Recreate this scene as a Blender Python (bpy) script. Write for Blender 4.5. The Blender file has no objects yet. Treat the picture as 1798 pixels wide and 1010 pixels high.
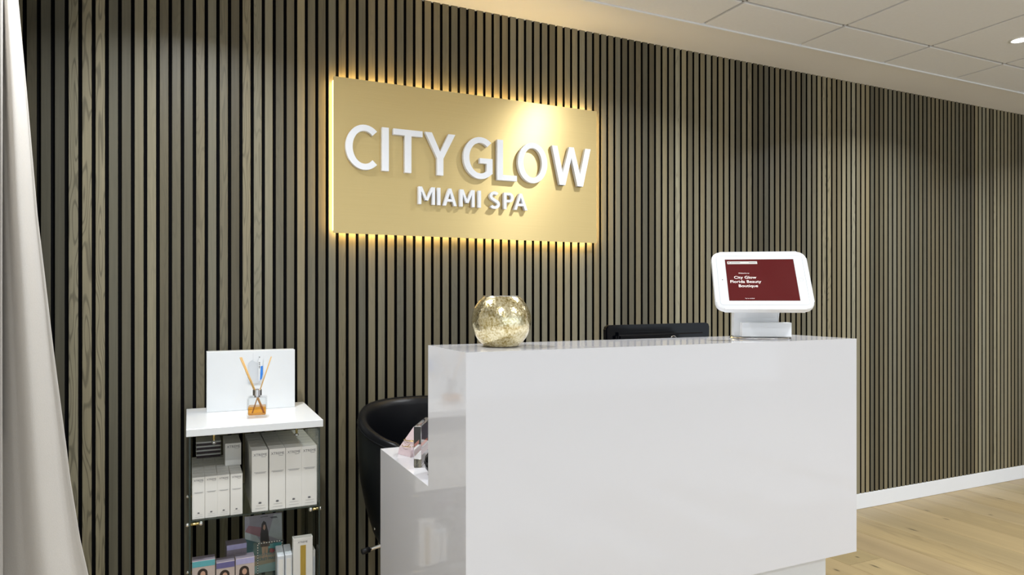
import bpy, bmesh, math, random
from mathutils import Matrix, Vector

random.seed(7)
S = bpy.context.scene
COL = S.collection
PI = math.pi

# ------------------------------------------------------------------ camera, world, light, exposure
CAM_H = 1.2305
cam_d = bpy.data.cameras.new('camera')
cam = bpy.data.objects.new('camera', cam_d)
COL.objects.link(cam)
cam.location = (0, 0, CAM_H)
cam.rotation_euler = (PI / 2, 0, -math.radians(25.108))
cam_d.sensor_width = 36
cam_d.lens = 24.226
cam_d.shift_y = 0.01057
cam_d.clip_start = 0.02
S.camera = cam

world = bpy.data.worlds.new('world')
S.world = world
world.use_nodes = True
world.node_tree.nodes['Background'].inputs[0].default_value = (0.80, 0.90, 1.0, 1)
world.node_tree.nodes['Background'].inputs[1].default_value = 1.6

S.view_settings.view_transform = 'Standard'
S.view_settings.look = 'None'
S.view_settings.gamma = 1
S.view_settings.use_curve_mapping = False
S.view_settings.exposure = 0.0
DOWNLIGHT_W = 18.0
LED_STRENGTH = 28.0

# ------------------------------------------------------------------ materials
def nodes_of(m):
    m.use_nodes = True
    nt = m.node_tree
    return nt, nt.nodes['Principled BSDF']

def mat(name, col, rough=0.5, metal=0.0, spec=0.5, var=0.0, vscale=40.0, bump=0.0, bscale=200.0,
        coat=0.0, trans=0.0, ior=1.45, emit=None, estr=0.0, stretch=(1, 1, 1)):
    m = bpy.data.materials.new(name)
    nt, b = nodes_of(m)
    b.inputs['Base Color'].default_value = (*col, 1)
    b.inputs['Roughness'].default_value = rough
    b.inputs['Metallic'].default_value = metal
    b.inputs['Specular IOR Level'].default_value = spec
    b.inputs['Coat Weight'].default_value = coat
    b.inputs['Coat Roughness'].default_value = 0.03
    b.inputs['Transmission Weight'].default_value = trans
    b.inputs['IOR'].default_value = ior
    if emit:
        b.inputs['Emission Color'].default_value = (*emit, 1)
        b.inputs['Emission Strength'].default_value = estr
    tc = nt.nodes.new('ShaderNodeTexCoord')
    mp = nt.nodes.new('ShaderNodeMapping')
    mp.inputs['Scale'].default_value = stretch
    nt.links.new(tc.outputs['Object'], mp.inputs['Vector'])
    if var > 0:
        n = nt.nodes.new('ShaderNodeTexNoise')
        n.inputs['Scale'].default_value = vscale
        n.inputs['Detail'].default_value = 4
        nt.links.new(mp.outputs['Vector'], n.inputs['Vector'])
        mx = nt.nodes.new('ShaderNodeMix'); mx.data_type = 'RGBA'
        mx.inputs['A'].default_value = (*[c * (1 - var) for c in col], 1)
        mx.inputs['B'].default_value = (*[min(1, c * (1 + var)) for c in col], 1)
        nt.links.new(n.outputs['Fac'], mx.inputs['Factor'])
        nt.links.new(mx.outputs['Result'], b.inputs['Base Color'])
    if bump > 0:
        n2 = nt.nodes.new('ShaderNodeTexNoise')
        n2.inputs['Scale'].default_value = bscale
        n2.inputs['Detail'].default_value = 3
        nt.links.new(mp.outputs['Vector'], n2.inputs['Vector'])
        bp = nt.nodes.new('ShaderNodeBump')
        bp.inputs['Strength'].default_value = bump
        bp.inputs['Distance'].default_value = 0.002
        nt.links.new(n2.outputs['Fac'], bp.inputs['Height'])
        nt.links.new(bp.outputs['Normal'], b.inputs['Normal'])
    return m

def wood_mat(name, rough, grain_scale, ring_scale, contrast, knots=False, spec=0.4, light=1.25):
    """Colour of each piece comes from the object's own colour; its alpha sets how figured the grain is."""
    m = bpy.data.materials.new(name)
    nt, b = nodes_of(m)
    N, L = nt.nodes, nt.links
    tc = N.new('ShaderNodeTexCoord'); oi = N.new('ShaderNodeObjectInfo')
    ofs = N.new('ShaderNodeVectorMath'); ofs.operation = 'SCALE'
    cmb = N.new('ShaderNodeCombineXYZ')
    for i in range(3): L.new(oi.outputs['Random'], cmb.inputs[i])
    L.new(cmb.outputs[0], ofs.inputs[0]); ofs.inputs['Scale'].default_value = 37.0
    add = N.new('ShaderNodeVectorMath'); add.operation = 'ADD'
    L.new(tc.outputs['Object'], add.inputs[0]); L.new(ofs.outputs[0], add.inputs[1])
    def mapped(sc):
        mp = N.new('ShaderNodeMapping'); mp.inputs['Scale'].default_value = sc
        L.new(add.outputs[0], mp.inputs['Vector']); return mp.outputs['Vector']
    g = N.new('ShaderNodeTexNoise'); g.inputs['Scale'].default_value = 1.0; g.inputs['Detail'].default_value = 6
    L.new(mapped(grain_scale), g.inputs['Vector'])
    # broad tone drift
    d = N.new('ShaderNodeTexNoise'); d.inputs['Scale'].default_value = 1.0; d.inputs['Detail'].default_value = 2
    L.new(mapped(tuple(s * 0.12 for s in grain_scale)), d.inputs['Vector'])
    # cathedral figure
    r = N.new('ShaderNodeTexNoise'); r.inputs['Scale'].default_value = 1.0; r.inputs['Detail'].default_value = 1
    L.new(mapped(ring_scale), r.inputs['Vector'])
    ml = N.new('ShaderNodeMath'); ml.operation = 'MULTIPLY'; ml.inputs[1].default_value = 75.0
    L.new(r.outputs['Fac'], ml.inputs[0])
    sn = N.new('ShaderNodeMath'); sn.operation = 'SINE'; L.new(ml.outputs[0], sn.inputs[0])
    rp = N.new('ShaderNodeMapRange'); rp.inputs['From Min'].default_value = 0.35; rp.inputs['From Max'].default_value = 1.0
    rp.inputs['To Min'].default_value = 0.0; rp.inputs['To Max'].default_value = 1.0
    L.new(sn.outputs[0], rp.inputs['Value'])
    fa = N.new('ShaderNodeMath'); fa.operation = 'MULTIPLY'
    L.new(rp.outputs['Result'], fa.inputs[0]); L.new(oi.outputs['Alpha'], fa.inputs[1])
    # combine to a multiplier
    m1 = N.new('ShaderNodeMapRange')
    m1.inputs['From Min'].default_value = 0.3; m1.inputs['From Max'].default_value = 0.7
    m1.inputs['To Min'].default_value = light - contrast; m1.inputs['To Max'].default_value = light + contrast * 0.4 - 0.25
    L.new(g.outputs['Fac'], m1.inputs['Value'])
    m2 = N.new('ShaderNodeMapRange')
    m2.inputs['From Min'].default_value = 0.3; m2.inputs['From Max'].default_value = 0.7
    m2.inputs['To Min'].default_value = 0.86; m2.inputs['To Max'].default_value = 1.14
    L.new(d.outputs['Fac'], m2.inputs['Value'])
    p = N.new('ShaderNodeMath'); p.operation = 'MULTIPLY'
    L.new(m1.outputs['Result'], p.inputs[0]); L.new(m2.outputs['Result'], p.inputs[1])
    q = N.new('ShaderNodeMath'); q.operation = 'MULTIPLY_ADD'
    q.inputs[1].default_value = -0.45; q.inputs[2].default_value = 1.0
    L.new(fa.outputs[0], q.inputs[0])
    pq = N.new('ShaderNodeMath'); pq.operation = 'MULTIPLY'
    L.new(p.outputs[0], pq.inputs[0]); L.new(q.outputs[0], pq.inputs[1])
    out = pq.outputs[0]
    if knots:
        v = N.new('ShaderNodeTexVoronoi'); v.voronoi_dimensions = '2D'; v.inputs['Scale'].default_value = 1.0
        L.new(mapped((4.0, 1.6, 1.0)), v.inputs['Vector'])
        km = N.new('ShaderNodeMapRange'); km.inputs['From Min'].default_value = 0.012; km.inputs['From Max'].default_value = 0.042
        km.inputs['To Min'].default_value = 0.35; km.inputs['To Max'].default_value = 1.0
        L.new(v.outputs['Distance'], km.inputs['Value'])
        kk = N.new('ShaderNodeMath'); kk.operation = 'MULTIPLY'
        L.new(out, kk.inputs[0]); L.new(km.outputs['Result'], kk.inputs[1]); out = kk.outputs[0]
    vm = N.new('ShaderNodeVectorMath'); vm.operation = 'SCALE'
    L.new(oi.outputs['Color'], vm.inputs[0]); L.new(out, vm.inputs['Scale'])
    L.new(vm.outputs[0], b.inputs['Base Color'])
    b.inputs['Roughness'].default_value = rough
    b.inputs['Specular IOR Level'].default_value = spec
    bp = N.new('ShaderNodeBump'); bp.inputs['Strength'].default_value = 0.25; bp.inputs['Distance'].default_value = 0.001
    L.new(g.outputs['Fac'], bp.inputs['Height']); L.new(bp.outputs['Normal'], b.inputs['Normal'])
    return m

M = {}
M['slat'] = wood_mat('slat_veneer', 0.42, (230, 60, 6.0), (26, 20, 2.6), 0.30)
M['plank'] = wood_mat('oak_plank', 0.38, (70, 5.0, 30), (8, 0.8, 6), 0.16, knots=True)
M['felt'] = mat('black_felt', (0.0035, 0.0035, 0.004), 0.95, spec=0.1, var=0.3, vscale=300)
M['core'] = mat('black_core', (0.004, 0.004, 0.004), 0.9, spec=0.1)
M['paint'] = mat('white_paint', (0.82, 0.84, 0.87), 0.4, var=0.02, vscale=8)
M['wallpaint'] = mat('wall_paint', (0.72, 0.71, 0.69), 0.7, var=0.02, vscale=5)
M['plaster'] = mat('ceiling_plaster', (0.82, 0.81, 0.80), 0.8, var=0.03, vscale=3)
M['tile'] = mat('ceiling_tile', (0.81, 0.825, 0.865), 0.85, var=0.03, vscale=60, bump=0.15, bscale=500)
M['grid'] = mat('grid_grey', (0.30, 0.29, 0.28), 0.7, var=0.05)
M['gloss'] = mat('white_gloss', (0.655, 0.65, 0.672), 0.06, spec=0.45, var=0.006, vscale=2, coat=0.0)
M['whiteboard'] = mat('white_laminate', (0.77, 0.79, 0.80), 0.3, var=0.01, vscale=6)
M['letter'] = mat('white_letter', (0.90, 0.915, 0.95), 0.3, var=0.01)
M['plastic'] = mat('white_plastic', (0.86, 0.87, 0.88), 0.35, var=0.01)
M['led'] = mat('warm_led', (1, 0.8, 0.4), 0.5, emit=(1.0, 0.70, 0.27), estr=LED_STRENGTH)
M['lens'] = mat('lamp_lens', (1, 1, 1), 0.5, emit=(1.0, 0.97, 0.93), estr=14.0)
M['chrome'] = mat('chrome', (0.82, 0.82, 0.83), 0.12, 1.0, bump=0.02)
M['brass'] = mat('brass', (0.78, 0.60, 0.26), 0.25, 1.0, bump=0.02)
M['leather'] = mat('black_leather', (0.003, 0.0035, 0.005), 0.36, spec=0.28, bump=0.12, bscale=350)
M['blackgloss'] = mat('black_gloss', (0.002, 0.0025, 0.004), 0.13, spec=0.3, bump=0.03, bscale=20)
M['blackmatt'] = mat('black_matt', (0.006, 0.006, 0.007), 0.6, bump=0.05)
M['carton'] = mat('carton_white', (0.74, 0.73, 0.69), 0.45, var=0.02, vscale=30)
M['ink'] = mat('grey_ink', (0.10, 0.10, 0.11), 0.6)
M['paleink'] = mat('pale_ink', (0.36, 0.36, 0.36), 0.6)
M['curtain'] = mat('curtain_linen', (0.55, 0.52, 0.48), 0.9, spec=0.15, var=0.05, vscale=700, bump=0.25, bscale=900, stretch=(1, 1, 0.25))
M['screen'] = mat('screen_red', (0.075, 0.007, 0.008), 0.12, emit=(0.16, 0.010, 0.012), estr=0.25)
M['screentext'] = mat('screen_text', (0.9, 0.85, 0.82), 0.4, emit=(0.9, 0.82, 0.78), estr=0.7)
M['reed'] = mat('reed_wood', (0.62, 0.38, 0.13), 0.6, var=0.15, vscale=150, stretch=(1, 1, 0.1))
M['rosequartz'] = mat('rose_quartz', (0.86, 0.70, 0.72), 0.2, trans=0.25, var=0.1, vscale=60)
M['blue'] = mat('label_blue', (0.03, 0.22, 0.72), 0.4)
M['translucent'] = mat('frosted_plastic', (0.62, 0.65, 0.68), 0.35, var=0.02)
M['gold_print'] = mat('gold_print', (0.46, 0.32, 0.06), 0.35, 0.4, var=0.2, vscale=90, stretch=(3, 1, 0.2))
for k, c in dict(turq=(0.10, 0.36, 0.40), purple=(0.12, 0.11, 0.26), lilac=(0.38, 0.36, 0.56), sand=(0.48, 0.40, 0.36),
                 hair=(0.025, 0.014, 0.010), skin=(0.50, 0.30, 0.21), robe=(0.045, 0.022, 0.022), sky=(0.30, 0.28, 0.32),
                 cloud=(0.42, 0.45, 0.46), pink=(0.30, 0.14, 0.16), sea=(0.05, 0.12, 0.13), aqua=(0.27, 0.38, 0.40),
                 teal=(0.02, 0.13, 0.17), beach=(0.36, 0.27, 0.20), red=(0.30, 0.04, 0.05), mauve=(0.23, 0.20, 0.24),
                 coral=(0.85, 0.30, 0.22), dark=(0.02, 0.03, 0.05), dot=(0.72, 0.70, 0.62), palepink=(0.80, 0.62, 0.63)).items():
    M[k] = mat('print_' + k, c, 0.4, var=0.12, vscale=70)

def glass_mat(name, tint=(0.93, 0.97, 0.95), refl=1.0):
    """thin clear sheet: lets light straight through and mirrors by Fresnel"""
    m = bpy.data.materials.new(name)
    m.use_nodes = True
    nt = m.node_tree; N, L = nt.nodes, nt.links
    N.remove(N['Principled BSDF'])
    t = N.new('ShaderNodeBsdfTransparent'); t.inputs[0].default_value = (*tint, 1)
    g = N.new('ShaderNodeBsdfGlossy'); g.inputs['Roughness'].default_value = 0.02
    f = N.new('ShaderNodeFresnel')
    ge = N.new('ShaderNodeNewGeometry'); mr = N.new('ShaderNodeMapRange')   # same reflectance from both faces of the sheet
    mr.inputs['To Min'].default_value = 1.45; mr.inputs['To Max'].default_value = 1 / 1.45
    L.new(ge.outputs['Backfacing'], mr.inputs['Value']); L.new(mr.outputs['Result'], f.inputs['IOR'])
    mx = N.new('ShaderNodeMixShader')
    L.new(f.outputs[0], mx.inputs[0]); L.new(t.outputs[0], mx.inputs[1]); L.new(g.outputs[0], mx.inputs[2])
    L.new(mx.outputs[0], N['Material Output'].inputs[0])
    return m
M['glass'] = glass_mat('clear_glass')
M['glass_edge'] = mat('glass_edge', (0.03, 0.05, 0.045), 0.15, trans=0.3)
M['bottle'] = glass_mat('bottle_glass', (0.985, 0.99, 0.99))
M['amber'] = glass_mat('amber_oil', (0.93, 0.60, 0.12))
M['acrylic'] = mat('acrylic_block', (0.92, 0.93, 0.94), 0.03, trans=1.0, ior=1.49)

def sign_mat():
    m = bpy.data.materials.new('brushed_gold')
    nt, b = nodes_of(m); N, L = nt.nodes, nt.links
    tc = N.new('ShaderNodeTexCoord'); mp = N.new('ShaderNodeMapping'); mp.inputs['Scale'].default_value = (3, 3, 900)
    n = N.new('ShaderNodeTexNoise'); n.inputs['Scale'].default_value = 1.0; n.inputs['Detail'].default_value = 5
    L.new(tc.outputs['Object'], mp.inputs[0]); L.new(mp.outputs[0], n.inputs['Vector'])
    mx = N.new('ShaderNodeMix'); mx.data_type = 'RGBA'
    mx.inputs['A'].default_value = (0.66, 0.50, 0.225, 1); mx.inputs['B'].default_value = (0.76, 0.59, 0.28, 1)
    L.new(n.outputs['Fac'], mx.inputs['Factor']); L.new(mx.outputs['Result'], b.inputs['Base Color'])
    b.inputs['Metallic'].default_value = 0.72
    b.inputs['Specular IOR Level'].default_value = 0.2
    b.inputs['Roughness'].default_value = 0.385
    b.inputs['Anisotropic'].default_value = 0.70
    b.inputs['Anisotropic Rotation'].default_value = 0.25
    tg = N.new('ShaderNodeTangent'); tg.direction_type = 'UV_MAP'; tg.uv_map = 'UVMap'
    L.new(tg.outputs[0], b.inputs['Tangent'])
    return m
M['sign'] = sign_mat()

def mercury_mat():
    m = bpy.data.materials.new('mercury_gold_glass')
    nt, b = nodes_of(m); N, L = nt.nodes, nt.links
    tc = N.new('ShaderNodeTexCoord')
    n = N.new('ShaderNodeTexNoise'); n.inputs['Scale'].default_value = 210; n.inputs['Detail'].default_value = 2
    n3 = N.new('ShaderNodeTexNoise'); n3.inputs['Scale'].default_value = 22; n3.inputs['Detail'].default_value = 4
    v = N.new('ShaderNodeTexVoronoi'); v.inputs['Scale'].default_value = 170
    for t in (n, n3, v): L.new(tc.outputs['Object'], t.inputs['Vector'])
    cr = N.new('ShaderNodeValToRGB')
    e = cr.color_ramp.elements
    e[0].position = 0.30; e[0].color = (0.05, 0.035, 0.01, 1)
    e[1].position = 0.60; e[1].color = (0.95, 0.86, 0.58, 1)
    k = e.new(0.42); k.color = (0.50, 0.38, 0.12, 1)
    mixf = N.new('ShaderNodeMath'); mixf.operation = 'MULTIPLY_ADD'
    L.new(n3.outputs['Fac'], mixf.inputs[0]); mixf.inputs[1].default_value = 0.45
    hm = N.new('ShaderNodeMath'); hm.operation = 'MULTIPLY'; hm.inputs[1].default_value = 0.60
    L.new(n.outputs['Fac'], hm.inputs[0]); L.new(hm.outputs[0], mixf.inputs[2])
    L.new(mixf.outputs[0], cr.inputs[0]); L.new(cr.outputs[0], b.inputs['Base Color'])
    b.inputs['Metallic'].default_value = 0.92
    rr = N.new('ShaderNodeMapRange'); rr.inputs['To Min'].default_value = 0.06; rr.inputs['To Max'].default_value = 0.34
    L.new(n.outputs['Fac'], rr.inputs['Value']); L.new(rr.outputs[0], b.inputs['Roughness'])
    bp = N.new('ShaderNodeBump'); bp.inputs['Strength'].default_value = 0.35; bp.inputs['Distance'].default_value = 0.001
    L.new(v.outputs['Distance'], bp.inputs['Height']); L.new(bp.outputs['Normal'], b.inputs['Normal'])
    b.inputs['Coat Weight'].default_value = 0.8; b.inputs['Coat Roughness'].default_value = 0.02
    return m
M['mercury'] = mercury_mat()

# ------------------------------------------------------------------ mesh helpers
def box(bm, x0, x1, y0, y1, z0, z1, bev=0.0, mi=0, segs=2):
    vs = [bm.verts.new(p) for p in ((x0, y0, z0), (x1, y0, z0), (x1, y1, z0), (x0, y1, z0),
                                    (x0, y0, z1), (x1, y0, z1), (x1, y1, z1), (x0, y1, z1))]
    fs = [bm.faces.new([vs[i] for i in q]) for q in ((3, 2, 1, 0), (4, 5, 6, 7), (0, 1, 5, 4), (1, 2, 6, 5), (2, 3, 7, 6), (3, 0, 4, 7))]
    for f in fs: f.material_index = mi
    if bev > 0:
        es = list({e for f in fs for e in f.edges})
        bmesh.ops.bevel(bm, geom=es, offset=bev, segments=segs, profile=0.5, affect='EDGES', clamp_overlap=True)
    return vs

def prism(bm, pts, to3, d0, d1, mi=0):
    """closed 2D outline pts (a,b); to3(a,b,d) gives the point; extruded from d0 to d1"""
    A = [bm.verts.new(to3(a, b, d0)) for a, b in pts]
    B = [bm.verts.new(to3(a, b, d1)) for a, b in pts]
    n = len(pts)
    fs = [bm.faces.new(A[::-1]), bm.faces.new(B)]
    for i in range(n):
        fs.append(bm.faces.new((A[i], A[(i + 1) % n], B[(i + 1) % n], B[i])))
    for f in fs: f.material_index = mi
    return fs

def ribbon(bm, left, right, to3, d0, d1, mi=0):
    """extruded strip between two polylines"""
    n = len(left)
    g = [[[bm.verts.new(to3(a, b, d)) for a, b in pl] for pl in (left, right)] for d in (d0, d1)]
    for i in range(n - 1):
        for q in ((g[0][0][i], g[0][0][i + 1], g[0][1][i + 1], g[0][1][i]),
                  (g[1][0][i], g[1][1][i], g[1][1][i + 1], g[1][0][i + 1]),
                  (g[0][0][i], g[1][0][i], g[1][0][i + 1], g[0][0][i + 1]),
                  (g[0][1][i], g[0][1][i + 1], g[1][1][i + 1], g[1][1][i])):
            bm.faces.new(q).material_index = mi
    for i in (0, n - 1):
        bm.faces.new((g[0][0][i], g[0][1][i], g[1][1][i], g[1][0][i])).material_index = mi

def lathe(bm, prof, seg=48, c=(0, 0, 0), mi=0, a0=0.0, a1=2 * PI):
    full = abs(a1 - a0 - 2 * PI) < 1e-6
    rings = []
    for r, z in prof:
        ring = []
        if r < 1e-6:
            v = bm.verts.new((c[0], c[1], c[2] + z)); ring = [v] * seg
        else:
            for i in range(seg):
                a = a0 + (a1 - a0) * i / (seg if full else seg - 1)
                ring.append(bm.verts.new((c[0] + r * math.cos(a), c[1] + r * math.sin(a), c[2] + z)))
        rings.append(ring)
    for p, q in zip(rings, rings[1:]):
        for i in range(seg if full else seg - 1):
            j = (i + 1) % seg
            vs = []
            for v in (p[i], p[j], q[j], q[i]):
                if v not in vs: vs.append(v)
            if len(vs) > 2:
                bm.faces.new(vs).material_index = mi

def tube(bm, path, r, seg=12, mi=0, caps=True):
    path = [Vector(p) for p in path]
    rings = []
    for i, p in enumerate(path):
        t = (path[min(i + 1, len(path) - 1)] - path[max(i - 1, 0)]).normalized()
        up = Vector((0, 0, 1)) if abs(t.z) < 0.9 else Vector((1, 0, 0))
        a = t.cross(up).normalized(); b = t.cross(a).normalized()
        rr = r[i] if isinstance(r, (list, tuple)) else r
        rings.append([bm.verts.new(p + (a * math.cos(2 * PI * k / seg) + b * math.sin(2 * PI * k / seg)) * rr) for k in range(seg)])
    for p, q in zip(rings, rings[1:]):
        for k in range(seg):
            bm.faces.new((p[k], p[(k + 1) % seg], q[(k + 1) % seg], q[k])).material_index = mi
    if caps:
        bm.faces.new(rings[0][::-1]).material_index = mi
        bm.faces.new(rings[-1]).material_index = mi

def ball(bm, c, r, mi=0, seg=16):
    lathe(bm, [(r * math.sin(PI * i / 10), -r * math.cos(PI * i / 10)) for i in range(11)], seg, c, mi)

def mesh_of(name, bm, mats, smooth=False, recalc=True):
    if recalc: bmesh.ops.recalc_face_normals(bm, faces=bm.faces)
    me = bpy.data.meshes.new(name)
    bm.to_mesh(me); bm.free()
    for m in (mats if isinstance(mats, (list, tuple)) else [mats]):
        me.materials.append(M[m] if isinstance(m, str) else m)
    if smooth:
        for p in me.polygons: p.use_smooth = True
    return me

def link(name, data, parent=None, loc=(0, 0, 0), rot=(0, 0, 0)):
    o = bpy.data.objects.new(name, data)
    COL.objects.link(o)
    o.location = loc; o.rotation_euler = rot
    if parent: o.parent = parent
    return o

def obj(name, bm, mats, parent=None, loc=(0, 0, 0), rot=(0, 0, 0), smooth=False, recalc=True):
    return link(name, mesh_of(name, bm, mats, smooth, recalc), parent, loc, rot)

def tag(o, label=None, cat=None, group=None, kind=None):
    if label: o['label'] = label
    if cat: o['category'] = cat
    if group: o['group'] = group
    if kind: o['kind'] = kind
    return o

def thing(name, label, cat, loc, rz=0, group=None):
    return tag(link(name, None, None, loc, (0, 0, rz)), label, cat, group)

def auto_smooth(o, deg=35):
    for p in o.data.polygons: p.use_smooth = True
    md = o.modifiers.new('es', 'EDGE_SPLIT'); md.split_angle = math.radians(deg)

def text_mesh(body, size, m, align='CENTER', spacing=1.0, extrude=0.0):
    cu = bpy.data.curves.new('lettering', 'FONT')
    cu.body = body; cu.size = size; cu.align_x = align; cu.space_character = spacing
    cu.resolution_u = 3; cu.extrude = extrude
    to = bpy.data.objects.new('lettering', cu); COL.objects.link(to)
    bpy.context.view_layer.update()
    me = bpy.data.meshes.new_from_object(to.evaluated_get(bpy.context.evaluated_depsgraph_get()))
    bpy.data.objects.remove(to); bpy.data.curves.remove(cu)
    me.name = 'lettering'; me.materials.clear(); me.materials.append(M[m])
    return me

def add_text(bm, body, size, x, z, y, mi, align='CENTER', wide=1.0):
    """flat lettering in the XZ plane, facing -Y, baseline at z"""
    me = text_mesh(body, size, 'ink', align)
    n0 = len(bm.verts); f0 = len(bm.faces)
    me.transform(Matrix(((wide, 0, 0, x), (0, 0, -1, y), (0, 1, 0, z), (0, 0, 0, 1))))
    bm.from_mesh(me)
    bm.faces.ensure_lookup_table()
    for f in bm.faces[f0:]: f.material_index = mi
    bpy.data.meshes.remove(me)

def srgb(v):
    v /= 255.0
    return v / 12.92 if v <= 0.04045 else ((v + 0.055) / 1.055) ** 2.4

# ================================================================== THE SETTING
D = 2.78            # front of the slats
XL, XR, YF = -1.3, 8.2, -5.0
ZC = 2.485

# --- slatted back wall
bm = bmesh.new(); box(bm, XL, XR, D + 0.012, D + 0.15, 0, ZC + 0.2)
wall = tag(obj('wall_back', bm, 'felt'), 'black felt backed wall clad with upright oak slats', None, None, 'structure')
GAP0, PITCH, SW = -0.4985, 0.03971, 0.0279
TONES = [72, 78, 80, 135, 138, 140, 100, 95, 125, 128, 95, 95, 90, 112, 108, 108, 85, 130, 128, 125, 98, 98, 130, 98, 90, 105, 105,
         108, 92, 115, 110, 112, 95, 100, 118, 115, 105, 108, 95, 97, 103, 122, 125, 122, 115, 125, 128, 125, 120, 118, 110, 140, 135,
         140, 138, 122, 122, 120, 122, 125, 95, 98, 115, 100, 95, 130, 142, 135, 165, 155, 125, 130, 135, 150, 125, 132, 130, 130, 98,
         135, 140, 98, 98, 105, 118, 122, 122, 118, 120, 118, 112, 140, 135, 155, 165, 165, 130, 132, 165, 160, 170, 150, 155, 155,
         108, 112, 115, 135, 132, 132, 125, 135, 115, 112, 112, 118, 112, 118, 120, 122, 118, 120, 122, 120, 118, 118, 108, 108, 98,
         148, 158, 158, 152, 105, 165, 150, 145, 148, 145, 125, 120, 122, 130]
FIGURED = {3: 1, 4: 1, 5: 1, 0: .3, 13: .4, 15: .6, 17: .8, 18: .5, 26: .4, 68: .6, 80: .7, 94: 1, 95: 1, 100: .8, 134: .6}
bm = bmesh.new()
hw = SW / 2
prism(bm, [(-hw, 0.012), (-hw, 0.0008), (-hw + 0.0008, 0), (hw - 0.0008, 0), (hw, 0.0008), (hw, 0.012)],
      lambda a, b, d: (a, b, d), 0.0905, ZC, 0)
for f in bm.faces:
    f.material_index = 1 if abs(f.calc_center_median().x) > hw - 0.0002 else 0
slat_me = mesh_of('slat', bm, ['slat', 'core'])
for i in range(-7, 175):
    t = TONES[i] if 0 <= i < len(TONES) else random.choice((90, 100, 110, 118, 125, 140))
    near = [TONES[j] for j in range(max(0, i - 16), min(len(TONES), i + 17))] or [115]
    mean = sum(near) / len(near)
    t = t * (112.0 / mean) ** 0.75  # levels most of the wall's lighting in TONES; some stays in the colour
    o = link('slat', slat_me, wall, (GAP0 + (i + 0.5) * PITCH, D, 0))
    w = random.uniform(-1, 1)
    lin = srgb(t) * 0.86
    o.color = (lin * (1.12 + 0.06 * w), lin * 0.985, lin * (0.64 - 0.06 * w), FIGURED.get(i, random.choice((0, 0, 0.1, 0.2))))

# --- floor of oak planks
bm = bmesh.new(); box(bm, XL, XR, YF, D + 0.15, -0.12, -0.004)
floor = tag(obj('floor', bm, 'plank'), 'pale oak plank floor', None, None, 'structure')
floor.color = (0.50, 0.46, 0.40, 0.1)  # slab beyond the planks is out of view, paled for neutral bounce light
PW = 0.22
bm = bmesh.new(); box(bm, 0.0009, PW - 0.0009, 0, 1, -0.012, 0, 0.0008, segs=1)
plank_me = mesh_of('plank', bm, 'plank')
x = 3.195 - 17 * PW
while x < 6.4:
    y = D + 0.012 - random.uniform(0.3, 1.7)
    y0 = D + 0.012
    while y0 > 0.3:
        o = link('plank', plank_me, floor, (x, y, 0)); o.scale = (1, y0 - y - 0.0018, 1)
        t = random.uniform(0.65, 0.77)
        o.color = (0.455 * t, 0.345 * t * random.uniform(.97, 1.02), 0.185 * t * random.uniform(.9, 1.06), random.choice((0.05, 0.15, 0.3)))
        y0 = y; y = y0 - random.uniform(1.1, 1.9)
    x += PW

# --- ceiling: tiles, plaster border along the slats, edge trim
bm = bmesh.new(); box(bm, XL, XR, YF, D + 0.15, ZC + 0.010, ZC + 0.2)
ceil = tag(obj('ceiling', bm, 'grid'), 'suspended ceiling of pale square tiles', None, None, 'structure')
TP, TX0, TY0 = 0.6075, 2.130, 2.2225
bm = bmesh.new(); box(bm, XL, XR, 2.492, D + 0.012, ZC, ZC + 0.012)
obj('border_panel', bm, 'plaster', ceil)
bm = bmesh.new(); box(bm, XL, XR, 2.4835, 2.494, ZC - 0.0065, ZC + 0.011, 0.001, segs=1)
obj('edge_trim', bm, 'paint', ceil)
g = 0.0075
bm = bmesh.new(); box(bm, -TP / 2 + g, TP / 2 - g, -TP / 2 + g, TP / 2 - g, 0, 0.011, 0.002, segs=1)
tile_full = mesh_of('tile', bm, 'tile')
bm = bmesh.new(); box(bm, -TP / 2 + g, TP / 2 - g, TY0 + g, 2.483, 0, 0.011, 0.002, segs=1)
tile_cut = mesh_of('tile', bm, 'tile')
for i in range(-8, 10):
    xc = TX0 + (i + 0.5) * TP
    if XL + TP / 2 <= xc <= XR - TP / 2:
        link('tile', tile_cut, ceil, (xc, 0, ZC))
        for j in range(12):
            yc = TY0 - (j + 0.5) * TP
            if yc - TP / 2 > YF: link('tile', tile_full, ceil, (xc, yc, ZC))

# --- baseboard, side walls
bm = bmesh.new(); box(bm, XL, XR, D - 0.001, D + 0.012, 0.0005, 0.0895, 0.0015, segs=1)
tag(obj('baseboard_back', bm, 'paint'), 'white painted baseboard under the slatted wall', None, None, 'structure')
bm = bmesh.new(); box(bm, XL - 0.15, XL, YF, D + 0.15, 0, ZC + 0.2)  # unseen wall, set close in to cut the light on the desk's left side
tag(obj('wall_left', bm, 'wallpaint'), 'plain pale unseen side wall, set close to dim the desk side', None, None, 'structure')
bm = bmesh.new(); box(bm, XR, XR + 0.15, YF, D + 0.15, 0, ZC + 0.2)
tag(obj('wall_right', bm, 'wallpaint'), 'plain pale far side wall', None, None, 'structure')

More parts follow.
